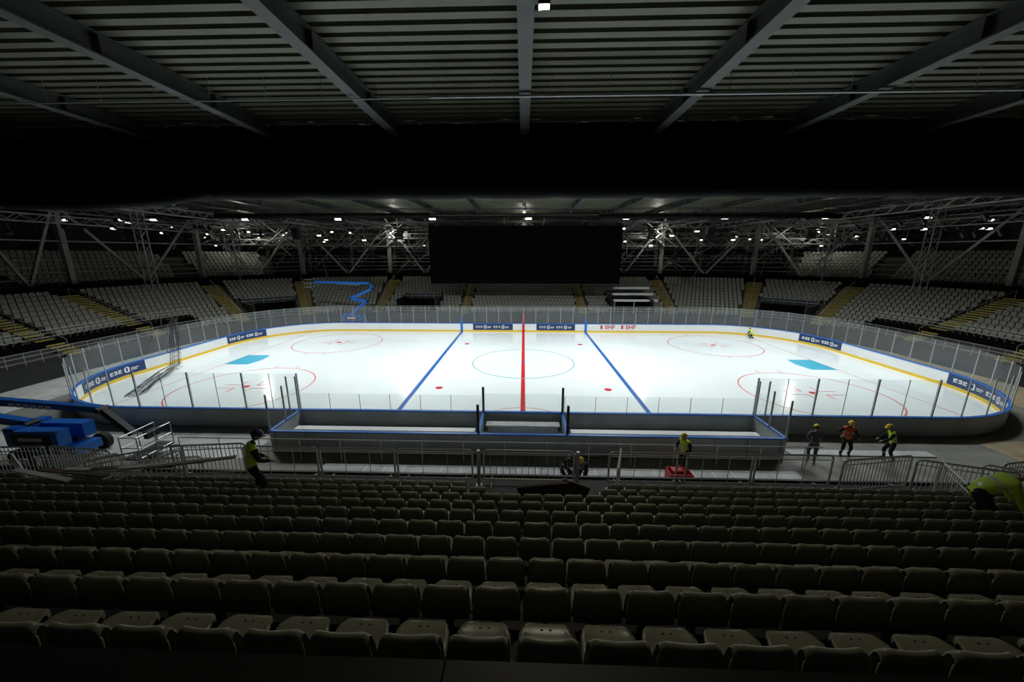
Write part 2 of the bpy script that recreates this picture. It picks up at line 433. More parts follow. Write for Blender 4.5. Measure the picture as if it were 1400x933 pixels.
def far_seats(name, r0, r1, base, cond, off0=0, parent=None, rh=RH):
    mb = MB(['seatfar'])
    out = [(-.21,.40),(.21,.40),(.225,.62),(.17,.80),(-.17,.80),(-.225,.62)]
    bk = [(x, .36+(z-.4)*.18, z) for x, z in out]; bk2 = [(x, y+.05, z) for x, y, z in bk]
    vs_t = bk+bk2; fs_t = [(0,1,2,3,4,5),(11,10,9,8,7,6)]+[(i,i+6,(i+1)%6+6,(i+1)%6) for i in range(6)]
    pn = [(-.21,.38,.42),(.21,.38,.42),(.22,.05,.45),(.16,-.04,.43),(-.16,-.04,.43),(-.22,.05,.45)]
    o = 12; vs_t += pn+[(x,y,z-.06) for x,y,z in pn]
    fs_t += [(o+5,o+4,o+3,o+2,o+1,o)]+[(o+i,o+(i+1)%6,o+(i+1)%6+6,o+i+6) for i in range(6)]+[tuple(o+6+i for i in range(6))]
    vs_t += [(-.05,.15,0),(.05,.15,0),(.05,.3,0),(-.05,.3,0),(-.05,.15,.38),(.05,.15,.38),(.05,.3,.38),(-.05,.3,.38)]
    o = 24; fs_t = fs_t+[(o,o+1,o+5,o+4),(o+1,o+2,o+6,o+5),(o+2,o+3,o+7,o+6),(o+3,o,o+4,o+7)]
    for r in range(r0, r1):
        off = off0+r*RD+.3
        s = -END+.3
        while s < END-.3:
            t = abs(s); q, nn = rr(s, off, *BW)
            curved = BW[0] < t < BW[0]+LC
            step = .52*(BW[1]/(BW[1]+off) if curved else 1)
            if cond(s, r):
                tx = Vector((nn.y, -nn.x, 0)); z0 = base+r*rh
                mb.add([(q.x+tx.x*v[0]+nn.x*v[1], q.y+tx.y*v[0]+nn.y*v[1], z0+v[2]) for v in vs_t], fs_t)
            s += step
    return mb.obj(name, parent=parent)
def c1(s, r):
    if any(abs(s-a) < .85 for a in aisles): return False
    if r < 6 and any(a-.3 < s < c+.3 for a, c in voms): return False
    if r < 3 and abs(s) > LOW: return False
    return True
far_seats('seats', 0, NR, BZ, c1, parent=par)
par2 = empty('upper_grandstand')
b = MB(['conc','galv'])
for r in range(8):
    for s0, s1 in ((-END, -phis(40)), (phis(40), END)):
        strip(b, s0, s1, 13+r*RD, 13+(r+1)*RD+.02, 6.0+r*.42-.5, 6.0+r*.42, 0, BW, 1.2)
b.obj('terrace', parent=par2)
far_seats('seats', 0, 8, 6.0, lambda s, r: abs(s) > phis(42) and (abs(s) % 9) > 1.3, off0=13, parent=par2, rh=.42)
b = MB(['board','galv'])
for k in range(3): b.box(12.3+k*.4, 18.6-k*.2, 20.3+k*1.3, 21.0+k*1.3, 2.9+k*.75, 3.15+k*.75)
for x in (12.8, 15.5, 18): b.box(x-.05,x+.05,20.6,20.7,0,3.0,1)
b.obj('stacked_white_panels')
b = MB(['board']); b.truss((-47,21,5.75),(-36.0,24.2,5.75),.55,.06,.5); b.obj('lattice_truss_section')
# ---------------------------------------------------------------- video screen
b = MB(['black','blackplastic','trussdk'])
b.box(-12.9,13.1,20.0,20.6,5.35,13.0,0); b.box(-13.0,13.2,20.05,20.7,13.0,13.1,1); b.box(-13.0,13.2,20.05,20.7,5.25,5.35,1)
for i in range(13):
    x = -12.5+i*2.1; b.box(x-.05,x+.05,20.6,21.2,5.4,13.0,2)
for x in (-11,-4,4,11): b.tube([(x,20.6,13.1),(x,20.6,ZC-.02)], .03, 5, 2)
b.truss((-13,20.6,13.5),(13.2,20.6,13.5),.5,.035,.6,2)
b.obj('video_screen')

# ---------------------------------------------------------------- perimeter truss + roof steel clutter
b = MB(['truss','trussdk'])
O = 11.0; Zb, Zt = 6.0, 14.3
ss = [ -phis(90)-13, -phis(90)-4, -phis(84), -phis(58), -phis(32), -phis(6)+.5, -10.5, 0, 10.5, phis(6)-.5, phis(32), phis(58), phis(84), phis(90)+4, phis(90)+13]
P = [rr(s, O, *BW)[0] for s in ss]
for i, q in enumerate(P):
    b.box(q.x-.25,q.x+.25,q.y-.25,q.y+.25,0,Zt,0)
    if i < len(P)-1:
        r = P[i+1]
        for z, w in ((Zb+.2,.2),(Zt,.22)):
            b.tube([(q.x,q.y,z),(r.x,r.y,z)], w, 4, 1)
        m = (q+r)/2
        b.tube([(q.x,q.y,Zt),(m.x,m.y,Zb+.2)], .17, 4, 0); b.tube([(m.x,m.y,Zb+.2),(r.x,r.y,Zt)], .17, 4, 0)
        for dz in (.9, 1.5, 2.1, 2.7): b.tube([(q.x,q.y,Zb+dz),(r.x,r.y,Zb+dz)], .035, 4, 0)
        b.tube([(q.x,q.y,Zb+4.6),(r.x,r.y,Zb+4.6)], .09, 4, 0)
b.obj('perimeter_roof_truss')
for s, o in ((-phis(72),8.5),(phis(72),8.5),(-phis(50),9.8),(phis(50),9.8)):
    t = MB(['alu']); q,_ = rr(s, o, *BW)
    t.truss((q.x,q.y,5.2),(q.x,q.y,14.6),.75,.05,.8); t.obj('lattice_tower')
b = MB(['trussdk','truss','blackplastic'])
for y, z, mi in ((13.5,14.1,0),(24.0,13.4,1),(26.5,11.2,1),(30,12.2,1),(33,10.6,0),(36,13.2,1)):
    b.truss((-56,y,z),(56,y,z),.7,.04,.9,mi)
# side lighting trusses nearer, seen through the perimeter steel
for sx in (-1,1):
    for xx, z in ((34,13.3),(40,12.2),(45,13.6)): b.truss((sx*xx,-8,z),(sx*xx,22,z),.6,.04,.8,1)
    b.truss((sx*30,2,13.6),(sx*58,2,13.6),.6,.04,.8,1); b.truss((sx*30,12,12.6),(sx*58,12,12.6),.6,.04,.8,1)
for x in (-52,-44,-37,-29,-21,-15,15,21,29,37,44,52):
    b.truss((x,14,13.4),(x,40,13.4),.5,.035,.9,1 if x % 2 else 0)
for i in range(-9, 10):
    x = i*6.0+3
    b.tube([(x,26,10.5),(x,38,14.6)], .12, 4, 1); b.tube([(x,26,14.6),(x,38,10.5)], .09, 4, 1)
    b.tube([(x-2.8,28,10.3),(x+2.8,28,14.5)], .08, 4, 1); b.tube([(x+2.8,28.3,10.3),(x-2.8,28.3,14.5)], .08, 4, 1)
rnd = random.Random(3)
for k in range(420):
    x = rnd.uniform(-57,57); y = rnd.uniform(23.5,40); z = rnd.uniform(8,14)
    t = rnd.random()
    if t < .45: q = (max(-58,min(58,x+rnd.uniform(-4,4))), y+rnd.uniform(-1,1), z-rnd.uniform(.5,3))
    elif t < .75: q = (min(58,x+rnd.uniform(2,7)), y, z)
    else: q = (x, y, ZC-.1)
    b.tube([(x,y,z),q], rnd.choice((.03,.045,.07)), 4, rnd.choice((0,1,1)))
for k in range(150):
    x = rnd.uniform(-56,56); y = rnd.uniform(23.5,38); z = rnd.uniform(8.0,13.8)
    w, h = rnd.uniform(.2,.9), rnd.uniform(.15,.5)
    b.box(x-w,x+w,y-.2,y+.2,z-h/2,z+h/2,rnd.choice((2,2,0,1)))
    b.tube([(x,y,z),(x,y,ZC-.1)], .015, 3, 0)
for x in (-46,-33,-18,18,26,40,50):
    for j in range(5): b.box(x-.5,x+.5,22.6+j*.08,23.2+j*.08,12.7-j*.32,12.98-j*.32,2)
# fixtures hanging on the side trusses
for k in range(60):
    sx = rnd.choice((-1,1)); x = sx*rnd.choice((34,40,45)); y = rnd.uniform(-6,21); z = 12.6 if abs(x) != 40 else 11.6
    b.tube([(x,y,z),(x,y,z-.35)], .03, 4, 0); b.tube([(x-.12,y,z-.35),(x+.15,y-.1,z-.75)], [.12,.2], 8, 2)
b.obj('lighting_rig')
b = MB(['duct'])
b.tube([(-50,16,13.9),(50,16,13.9)], .3, 12); b.tube([(8,10,13.2),(33,10,13.2)], .25, 12); b.tube([(-33,9,13.3),(-10,9,13.3)], .25, 12)
b.obj('air_duct', smooth=True)
b = MB(['trussdk','truss','alu'])
b.box(-58,58,33,36,8.0,8.15,0)
for zz in (8.6,9.1): b.tube([(-58,33,zz),(58,33,zz)], .03, 4, 2)
for i in range(59): b.tube([(-58+2*i,33,8.1),(-58+2*i,33,9.1)], .025, 4, 2)
for i in range(-7,8): b.box(i*8-.2,i*8+.2,38,38.4,0,ZC-.7,1)
for i in range(-7,7):
    b.tube([(i*8,38.2,6),(i*8+8,38.2,14)], .12, 4, 1)
b.obj('rear_gallery')
lm = MB(['blackplastic','lamp'])
def lamp(x,y,z,w=.3,h=.14):
    lm.box(x-w,x+w,y-.12,y+.2,z,z+.3,0)
    lm.add([(x-w*.9,y-.125,z+.02),(x+w*.9,y-.125,z+.02),(x+w*.9,y-.125,z+.02+h),(x-w*.9,y-.125,z+.02+h)], [(0,1,2,3)], 1)
    lm.add([(x-w*.9,y-.12,z-.003),(x+w*.9,y-.12,z-.003),(x+w*.9,y+.15,z-.003),(x-w*.9,y+.15,z-.003)], [(3,2,1,0)], 1)
    lm.tube([(x,y,z+.3),(x,y,z+.9)], .02, 4, 0)
for i in range(-5, 6): lamp(i*11.2+.5, 13.5, 13.25, .4)
for i in range(62):
    x = -55+110*(i+rnd.uniform(-.4,.4))/62; y = rnd.choice((23.4, 25.8, 29.3, 32.3)); z = rnd.choice((10.6,11.3,11.9,12.4,12.9))
    lamp(x,y,z,rnd.uniform(.1,.34),rnd.uniform(.06,.16))
for i in range(12):
    sx = -1 if i % 2 else 1; lamp(sx*rnd.uniform(33,46), rnd.uniform(0,18), rnd.uniform(11.2,12.6), rnd.uniform(.1,.22), .1)
lm.obj('rig_lamps')

# ---------------------------------------------------------------- foreground stand
ROWS = 10
def rowy(n): return CAMY+2.30+.8*n-(.05 if n == 0 else 0)
def rowz(n): return CAMZ-2.93-.39*n-.78+(.085 if n == 0 else .03 if n == 1 else 0)
par = empty('near_grandstand')
b = MB(['conc','stair','blackplastic','galv'])
W = 30
for n in range(ROWS):
    b.box(-W, W, rowy(n)-.16, rowy(n)+.66 if n < ROWS-1 else rowy(n)+.7, 0, rowz(n), 0)
PZ = 2.0; PY = CAMY+11.1
b.box(-W, W, rowy(ROWS-1)+.7, PY, 0, PZ, 0)
b.box(-W, W, PY-.06, PY+.02, PZ-.3, PZ+.06, 2)
b.box(-W, W, Y0+.1, rowy(0)-.16, 0, rowz(0)+.3, 0)
b.box(-W, -.43, CAMY+.5, CAMY+1.6, 5.0, 7.08, 2); b.box(-.42, W, CAMY+.5, CAMY+1.6, 5.0, 7.08, 2)
b.obj('terrace', parent=par)
prof = [(.40,.345,.180),(.41,.372,.190),(.40,.402,.198),(.365,.415,.206),(.29,.408,.216),(.20,.40,.222),(.11,.40,.226),(.06,.42,.226),(.03,.47,.228),(.005,.55,.228),(-.015,.64,.227),(-.03,.72,.223),(-.038,.775,.217),(-.05,.805,.212),(-.068,.815,.210),(-.09,.808,.212),(-.105,.785,.218),(-.113,.74,.226),(-.116,.67,.231),(-.116,.59,.234),(-.112,.50,.235),(-.105,.45,.232)]
NU = 12; NP = len(prof)
tv = []; tf = []
for layer in (0, 1):
    for j, (py, pz, w) in enumerate(prof):
        for i in range(NU+1):
            u = -1+2*i/NU; au = abs(u); y, z = py, pz
            bk = min(1, max(0, (pz-.42)/.2)) if j >= 7 else 0
            y += bk*.03*u*u
            if 2 <= j <= 7: z += .018*u**4
            c = max(0, (au-.66)/.34)
            if j >= 11:
                k = 1 if j <= 16 else max(0, 1-(j-16)/4)
                z -= .05*c**2.4*min(1,(j-10)/3)*k
            if j <= 3: y -= .06*c**2.2
            x = u*w
            if layer:
                if j < 8: z -= .022
                elif j < 13: y -= .012
                elif j < 17: z -= .014
                else: y += .014
            tv.append((x, y, z))
R1 = (NU+1); NL = R1*NP
for j in range(NP-1):
    for i in range(NU):
        a = j*R1+i; tf.append((a, a+R1, a+R1+1, a+1)); a += NL; tf.append((a, a+1, a+R1+1, a+R1))
for j in range(NP-1):
    a = j*R1; tf.append((a, a+NL, a+NL+R1, a+R1)); a += NU; tf.append((a, a+R1, a+NL+R1, a+NL))
for i in range(NU):
    tf.append((i, i+1, i+1+NL, i+NL)); a = (NP-1)*R1+i; tf.append((a, a+NL, a+NL+1, a+1))
tm = [0]*len(tf)
def tbox(x0,x1,y0,y1,z0,z1,mi):
    o = len(tv)
    for z in (z0,z1):
        for y in (y0,y1):
            for x in (x0,x1): tv.append((x,y,z))
    for f in [(0,2,3,1),(4,5,7,6),(0,1,5,4),(2,6,7,3),(0,4,6,2),(1,3,7,5)]: tf.append(tuple(o+i for i in f)); tm.append(mi)
tbox(-.035,.035,.05,.36,.345,.375,2); tbox(-.03,.03,.06,.14,0,.36,2); tbox(-.24,.24,.08,.13,.32,.35,2)
for hx in (-.035,.035):
    o = len(tv); tv += [(hx+.013*math.cos(a*math.pi/4), .335+.007*math.sin(a*math.pi/4), .4145) for a in range(8)]
    tf.append(tuple(o+i for i in range(8))); tm.append(1)
for n in range(ROWS):
    PITCH = (.53, .515, .505)[n] if n < 3 else .5
    vs = []; fs = []; ms = []
    zc = 2.9+.85*n; half = int((zc*1.45+1.6)/PITCH)
    for i in range(-half, half+1):
        x = (i+.5)*PITCH+.06*((n*7) % 3-1)
        if n >= 8 and -.9 < x < 2.0: continue
        if n >= 9 and (-1.8 < x < 2.6): continue
        rx = random.uniform(-.006,.006); a = random.uniform(-.02,.02); ca, sa = math.cos(a), math.sin(a)
        sc_ = PITCH/.5
        o = len(vs); y0 = rowy(n); z0 = rowz(n)
        vs += [(x+rx+vx*sc_*ca-vy*sa, y0+vy*ca+vx*sa, z0+vz) for vx, vy, vz in tv]
        fs += [tuple(o+k for k in f) for f in tf]; ms += tm
    me = bpy.data.meshes.new('stadium_seat_row'); me.from_pydata(vs, [], fs)
    for m in ('seat','hole','trussdk'): me.materials.append(M[m])
    me.polygons.foreach_set('material_index', ms); me.polygons.foreach_set('use_smooth', [m == 0 for m in ms]); me.update()
    o = bpy.data.objects.new('stadium_seat_row', me); sc.collection.objects.link(o)

# ---------------------------------------------------------------- crowd barriers
def barrier(x, y, z, ang, w=2.35, nb=16, h=1.18):
    b = MB(['galv'])
    r = .032; c = .12
    pts = [(-w/2,0,.12)]
    pts += [(-w/2,0,h-c)]+[(-w/2+c-c*math.cos(a),0,h-c+c*math.sin(a)) for a in (.5,1.07)]+[(-w/2+c,0,h),(w/2-c,0,h)]+[(w/2-c+c*math.sin(a),0,h-c+c*math.cos(a)) for a in (.5,1.07)]+[(w/2,0,h-c),(w/2,0,.12)]
    b.tube(pts, r, 6); b.tube([(-w/2,0,.14),(w/2,0,.14)], r*.9, 6)
    for k in range(1, nb): b.tube([(-w/2+w*k/nb,0,.14),(-w/2+w*k/nb,0,h)], .012, 4)
    b.tube([(-w/2+.05,0,h-.16),(w/2-.05,0,h-.16)], .018, 5)
    for sx in (-1,1):
        b.tube([(sx*(w/2-.25),-.3,.02),(sx*(w/2-.25),-.05,.1),(sx*(w/2-.25),0,.14),(sx*(w/2-.25),.05,.1),(sx*(w/2-.25),.3,.02)], .018, 5)
    o = b.obj('crowd_barrier'); o.location = (x, y, z); o.rotation_euler = (0,0,ang); return o
by = CAMY+10.72
for x, nb in ((-7.95,3),(-5.4,3),(-2.85,3),(.2,14),(4.0,3),(6.15,3),(8.5,3)): barrier(x, by, PZ, 0, 2.45 if nb < 10 else 2.9, nb)
barrier(-10.4, by+.05, PZ, .12, 2.3, 18); barrier(-12.3, by-.5, PZ, .5, 2.3, 18); barrier(-14.4, by-.3, PZ, -.1, 2.3, 18)
barrier(-16.8, by-.3, PZ, .05, 2.3, 18); barrier(-11.4, by-1.2, PZ, 1.2, 2.0, 18); barrier(-13.4, by-1.3, PZ, .9, 2.0, 18); barrier(-15.2, by-1.2, PZ, -.5, 2.2, 18)
barrier(3.0, by-.35, PZ, 1.25, 1.3, 10); barrier(11.0, by-.1, PZ, .15, 2.4, 20); barrier(13.2, by-.5, PZ, -.3, 2.3, 20)
barrier(14.8, by-1.0, PZ, -.6, 2.3, 20); barrier(16.9, by-.3, PZ, .05, 2.4, 20); barrier(12.3, by-1.1, PZ, 1.1, 2.0, 18); barrier(15.6, by-.1, PZ, .2, 2.4, 20)
for x, y, a in ((-19.0,-18.2,.1),(-21.4,-18.8,.25),(-16.8,-18.8,-.4),(19.8,-19,.2),(22.2,-18.4,.3),(-14.5,-18.3,.2)): barrier(x, y, -.03, a, 2.3, 18)
b = MB(['galv'])
for x in (-1.4, 1.75): b.tube([(x,by-.15,PZ),(x,by-.15,PZ+1.25)], .06, 8); b.box(x-.09,x+.09,by-.24,by-.06,PZ,PZ+.02)
b.obj('gate_post_pair')
b = MB(['brown','dark']); m = Matrix.Translation((.55, rowy(8)+.45, rowz(8)+.5)) @ Matrix.Rotation(-.12,4,'Y') @ Matrix.Rotation(.5,4,'X')
b.box(-.7,.75,-.03,.03,-.45,.12,0,m); m2 = Matrix.Translation((1.5, rowy(8)+.5, rowz(8)+.5)) @ Matrix.Rotation(.35,4,'Y'); b.box(-.4,.4,-.02,.02,-.4,.1,0,m2)
b.obj('plywood_sheet')
b = MB(['tarp','brown'])
for k in range(6):
    m = Matrix.Translation((-13.3+k*.75, rowy(8)+.0+.12*k, rowz(8)+.88+.02*k)) @ Matrix.Rotation(.1*k-.2,4,'Z'); b.box(-1.1,1.1,-.07,.07,-.02,.02,k%2,m)
b.obj('timber_planks')

# ---------------------------------------------------------------- bunched safety net hanging at left end, trailing over the ice
b = MB(['net'])
for k in range(15):
    a = 6.28*k/15; r = rnd.uniform(.2,.42); ox, oy = r*math.cos(a), r*math.sin(a)
    top = (-29.6+ox*.5, -1.6+oy*.8, 4.1-rnd.uniform(0,.3))
    mid = (-29.4+ox, -2.1+oy, 2.0); low = (-29.1+ox, -2.7+oy, .35)
    e1 = (-28.6+ox*1.3, -4.3+oy, .06+rnd.uniform(0,.2)); e2 = (-27.6+ox*1.5, -6.4+oy, .04+rnd.uniform(0,.15)); e3 = (-26.3+ox*1.5, -8.8+oy*1.6, .03)
    b.tube([top, mid, low, e1, e2, e3], .014, 4)
for j in range(26):
    t = j/25; pts = []
    for k in range(9):
        a = 6.28*k/8
        if t < .5: c = Vector((-29.6+.4*t*2, -1.6-1.1*t*2, 4.0-3.8*t*2)); pts.append(c+Vector((.36*math.cos(a), .36*math.sin(a), .15*math.sin(3*a+j))))
        else: u = (t-.5)*2; c = Vector((-29.1+2.8*u, -2.7-6.0*u, .12)); pts.append(c+Vector((.5*math.cos(a), .3*math.sin(a)+.2*math.cos(a+j), .09*math.sin(a))))
    b.tube(pts, .010, 4)
b.tube([(-29.6,-1.6,4.1),(-30.72,-1.6,4.3),(-30.72,-1.6,0)], .03, 6)
b.obj('draped_safety_net')

# ---------------------------------------------------------------- boom lifts
def wheel(b, c, r, w, mi):
    b.tube([(c[0],c[1]-w/2,c[2]),(c[0],c[1]-w/2+.04,c[2]),(c[0],c[1]+w/2-.04,c[2]),(c[0],c[1]+w/2,c[2])], [r*.9,r,r,r*.9], 18, mi)
    b.tube([(c[0],c[1]-w/2-.01,c[2]),(c[0],c[1]+w/2+.01,c[2])], r*.5, 10, 0)
def boomlift(loc, rz, boom, basket, w0=.2, jib=3):
    e = empty('boom_lift', loc, rz); b = MB(['lift','tyre','alu','blackplastic','white'])
    b.box(-1.3,1.3,-.55,.55,.35,.75,0)
    for x in (-.95,.95):
        for y in (-.85,.85): wheel(b,(x,y,.42),.42,.32,1)
        b.tube([(x,-.85,.42),(x,.85,.42)], .08, 6, 3)
    b.tube([(0,0,.75),(0,0,.9)], .5, 16, 3)
    b.box(-1.5,.9,-.75,-.25,.9,1.65,0); b.box(-1.5,.9,.25,.75,.9,1.6,0); b.box(-1.6,-1.1,-.7,.7,.95,1.75,0)
    b.box(-1.2,.6,-.77,-.75,1.0,1.5,3); b.box(-.9,.2,-.78,-.77,1.2,1.35,4)
    for i in range(len(boom)-1):
        w = w0-.02*i; b.tube([boom[i], boom[i+1]], w, 4, 0 if i < len(boom)-2 else jib)
        b.tube([(boom[i][0],boom[i][1]-.25,boom[i][2]),(boom[i][0],boom[i][1]+.25,boom[i][2])], .13, 10, 3)
        p = Vector(boom[i]).lerp(Vector(boom[i+1]), .2); q = Vector(boom[i]).lerp(Vector(boom[i+1]), .6)
        b.tube([p+Vector((0,0,-.25)), q+Vector((0,0,-.14))], .05, 6, 2)
    x, y, z = basket
    for zz in (.1,.6,1.1):
        b.tube([(x-.4,y-.8,z+zz),(x+.4,y-.8,z+zz),(x+.4,y+.8,z+zz),(x-.4,y+.8,z+zz),(x-.4,y-.8,z+zz)], .025, 5, 2)
    for dx in (-.4,.4):
        for dy in (-.8,0,.8): b.tube([(x+dx,y+dy,z),(x+dx,y+dy,z+1.1)], .025, 5, 2)
    b.box(x-.4,x+.4,y-.8,y+.8,z,z+.06,3); b.box(x+.2,x+.4,y-.3,y+.3,z+.8,z+1.15,3)
    b.obj('machine', parent=e)
    return e
e = boomlift((-21.6,-16.4,-.03), 0, [(-1.2,0,1.7),(-4.6,0,2.2),(-4.5,0,2.95),(2.4,0,2.45),(3.6,0,1.25)], (4.2,0,.35), .24)
b = MB(['white'])
for k in range(6): b.box(-1.6+k*.34,-1.36+k*.34,-.26,-.25,2.62-k*.025,2.78-k*.025,0)
b.obj('boom_lettering', parent=e)
boomlift((-22.0,16.0,-.03), 0, [(-.8,0,1.6),(1.6,0,3.4),(-.6,0,3.7),(2.4,0,5.0),(2.2,0,5.7),(-5.0,0,5.85)], (-5.6,0,5.1), .27, 0)

# ---------------------------------------------------------------- people
def ik(a, c, l1, l2, pole):
    a = Vector(a); c = Vector(c); d = c-a; L = d.length
    if L > (l1+l2)*.995: c = a+d.normalized()*(l1+l2)*.995; d = c-a; L = d.length
    x = (l1*l1-l2*l2+L*L)/(2*L); h = math.sqrt(max(1e-6, l1*l1-x*x)); u = d.normalized()
    p = Vector(pole); p = (p-u*p.dot(u)).normalized()
    return a+u*x+p*h, c
def segd(p, a, b):
    ab = b-a; t = max(0, min(1, (p-a).dot(ab)/max(1e-9, ab.length_squared))); return (p-(a+ab*t)).length, t
def human(name, loc, yaw, ph=.93, bend=0.08, feet=((-.11,0),(.11,0)), wr=((-.26,.12,.88),(.26,.12,.88)), nod=.1, turn=0,
          top='lime', sleeve='dark', pants='dark', helm='helmY', scale=1.0):
    e = empty(name, loc, yaw); e.scale = (scale,)*3
    J = {}; pel = Vector((0,-.02,ph)); Rb = Matrix.Rotation(-bend, 3, 'X')
    up = lambda x,y,z: pel+Rb@Vector((x,y,z))
    J['pel']=pel; J['spine']=up(0,.01,.2); J['chest']=up(0,0,.40); J['neck']=up(0,.01,.56); J['hb']=up(0,.03,.64)
    rad = {'pel':(.155,.12),'spine':(.16,.125),'chest':(.19,.14),'neck':(.06,.06),'hb':(.058,.06)}
    E = [('pel','spine'),('spine','chest'),('chest','neck'),('neck','hb')]
    for k, sx in (('l',-1),('r',1)):
        sh = up(sx*.19,0,.47); w = Vector(wr[0 if sx<0 else 1])
        el, w = ik(sh, w, .29, .26, Rb@Vector((sx*.5,-.8,-.3)))
        J['sh'+k]=sh; J['el'+k]=el; J['wr'+k]=w
        hp = pel+Vector((sx*.10,0,-.05)); f = feet[0 if sx<0 else 1]; an = Vector((f[0],f[1],.09 if len(f)<3 else f[2]))
        kn, an = ik(hp, an, .43, .42, (sx*.15,1,0.1))
        J['hp'+k]=hp; J['kn'+k]=kn; J['an'+k]=an; J['toe'+k]=an+Vector((sx*.03,.16,-.045))
        rad.update({'sh'+k:(.085,.08),'el'+k:(.062,.062),'wr'+k:(.042,.042),'hp'+k:(.11,.11),'kn'+k:(.078,.078),'an'+k:(.056,.056),'toe'+k:(.045,.045)})
        E += [('chest','sh'+k),('sh'+k,'el'+k),('el'+k,'wr'+k),('pel','hp'+k),('hp'+k,'kn'+k),('kn'+k,'an'+k),('an'+k,'toe'+k)]
    names = list(J); me = bpy.data.meshes.new('sk'); me.from_pydata([J[n] for n in names], [(names.index(a),names.index(c)) for a,c in E], [])
    o = bpy.data.objects.new('sk', me); sc.collection.objects.link(o)
    md = o.modifiers.new('skin','SKIN'); md.use_smooth_shade = True
    for i, n in enumerate(names):
        me.skin_vertices[0].data[i].radius = rad[n]; me.skin_vertices[0].data[i].use_root = (n == 'pel')
    o.modifiers.new('sub','SUBSURF').levels = 2
    dg = bpy.context.evaluated_depsgraph_get(); dg.update()
    bm_ = bpy.data.meshes.new_from_object(o.evaluated_get(dg)); bpy.data.objects.remove(o)
    bm_.materials.clear()
    for s in [top, sleeve, pants, 'boot', 'skin', 'refl']: bm_.materials.append(M[s])
    cat = {}
    for a, c in E:
        if a in ('pel','spine') and c in ('spine','chest'): cat[(a,c)] = 0
        elif (a,c)==('chest','neck') or c.startswith('sh'): cat[(a,c)] = 0
        elif c == 'hb': cat[(a,c)] = 4
        elif c.startswith(('el','wr')): cat[(a,c)] = 1
        elif c.startswith(('hp','kn','an')): cat[(a,c)] = 2
        else: cat[(a,c)] = 3
    for p in bm_.polygons:
        best = 9; bc = 0; bt = 0; be = None
        for (a,c) in E:
            d, t = segd(p.center, J[a], J[c])
            d -= rad[a][0]*(1-t)+rad[c][0]*t
            if d < best: best = d; bc = cat[(a,c)]; bt = t; be = (a,c)
        if be == ('spine','chest') and .35 < bt < .6: bc = 5
        if be == ('pel','spine') and .2 < bt < .4: bc = 5
        if be and be[1].startswith('hp'): bc = 2 if bt > .3 else 0
        if be and be[1].startswith('an') and .35 < bt < .5: bc = 5
        p.material_index = bc; p.use_smooth = True
    bo = bpy.data.objects.new('body', bm_); sc.collection.objects.link(bo); bo.parent = e
    hr = Matrix.Rotation(turn,3,'Z') @ Matrix.Rotation(-(bend*.6+nod),3,'X')
    hc = J['hb']+hr@Vector((0,.02,.10))
    hd = MB(['skin','hair','eye','lip']); vs = []; fs = []; nu, nv = 20, 14; hm = []
    for j in range(nv+1):
        th = math.pi*j/nv
        for i in range(nu):
            a = 2*math.pi*i/nu; x = math.sin(th)*math.cos(a); y = math.sin(th)*math.sin(a); z = math.cos(th)
            w = 1-.22*max(0,-z)**1.5
            vs.append(hc+hr@Vector((x*.076*w, y*.096*(w if y < 0 else (1-.08*max(0,-z))), z*.118)))
    for j in range(nv):
        for i in range(nu):
            i2 = (i+1) % nu; fs.append((j*nu+i,(j+1)*nu+i,(j+1)*nu+i2,j*nu+i2))
            cen = math.sin(2*math.pi*(i+.5)/nu); zz = math.cos(math.pi*(j+.5)/nv)
            hm.append(1 if (zz > .55 or (cen < -.1 and zz > -.45)) else 0)
    hd.add(vs, fs); hd.m = hm
    P_ = lambda x,y,z: hc+hr@Vector((x,y,z))
    hd.tube([P_(0,.092,.015),P_(0,.112,-.02),P_(0,.095,-.03)], [.008,.013,.010], 6, 0)
    for sx in (-1,1):
        hd.tube([P_(sx*.03,.080,.005),P_(sx*.03,.0905,.005)], .011, 8, 2)
        hd.tube([P_(sx*.072,0,-.03),P_(sx*.083,-.01,0),P_(sx*.080,-.012,.025)], [.008,.014,.009], 6, 0)
    hd.tube([P_(-.024,.083,-.06),P_(0,.090,-.06),P_(.024,.083,-.06)], .006, 5, 3)
    hd.obj('head', smooth=True, parent=e)
    hl = MB([helm,'blackplastic']); vs = []; fs = []; nu, nv = 24, 8
    for j in range(nv+1):
        th = math.pi/2*j/nv*1.05
        for i in range(nu):
            a = 2*math.pi*i/nu; k = 1+.05*(1 if abs(math.cos(a)) < .25 and j < nv-1 else 0)
            vs.append(P_(math.sin(th)*math.cos(a)*.108, math.sin(th)*math.sin(a)*.132, .045+math.cos(th)*.115*k))
    for i in range(nu):
        a = 2*math.pi*i/nu; fr = max(0, math.sin(a))**3
        vs.append(P_(math.cos(a)*.122, math.sin(a)*(.145+.045*fr), .036-.012*fr))
    for j in range(nv+1):
        for i in range(nu):
            i2 = (i+1) % nu; fs.append((j*nu+i,(j+1)*nu+i,(j+1)*nu+i2,j*nu+i2))
    hl.add(vs, fs); hl.obj('helmet', smooth=True, parent=e)
    hn = MB(['skin'])
    for k, sx in (('l',-1),('r',1)):
        w = J['wr'+k]; d = (w-J['el'+k]).normalized(); side = d.cross(Vector((0,0,1)))
        side = side.normalized() if side.length > .1 else Vector((0,1,0)); nrm = side.cross(d).normalized()
        if nrm.z > 0: nrm = -nrm
        hn.tube([w-d*.02, w+d*.03, w+d*.075], [.03,.038,.036], 8)
        for q in range(4):
            o0 = w+d*.07+side*(q-1.5)*.019; Lf = (.072,.082,.077,.06)[q]
            p1 = o0+d*Lf*.45+nrm*.008; p2 = p1+d*Lf*.25+nrm*Lf*.25; p3 = p2+nrm*Lf*.28
            hn.tube([o0,p1,p2,p3], [.0095,.009,.0085,.006], 6)
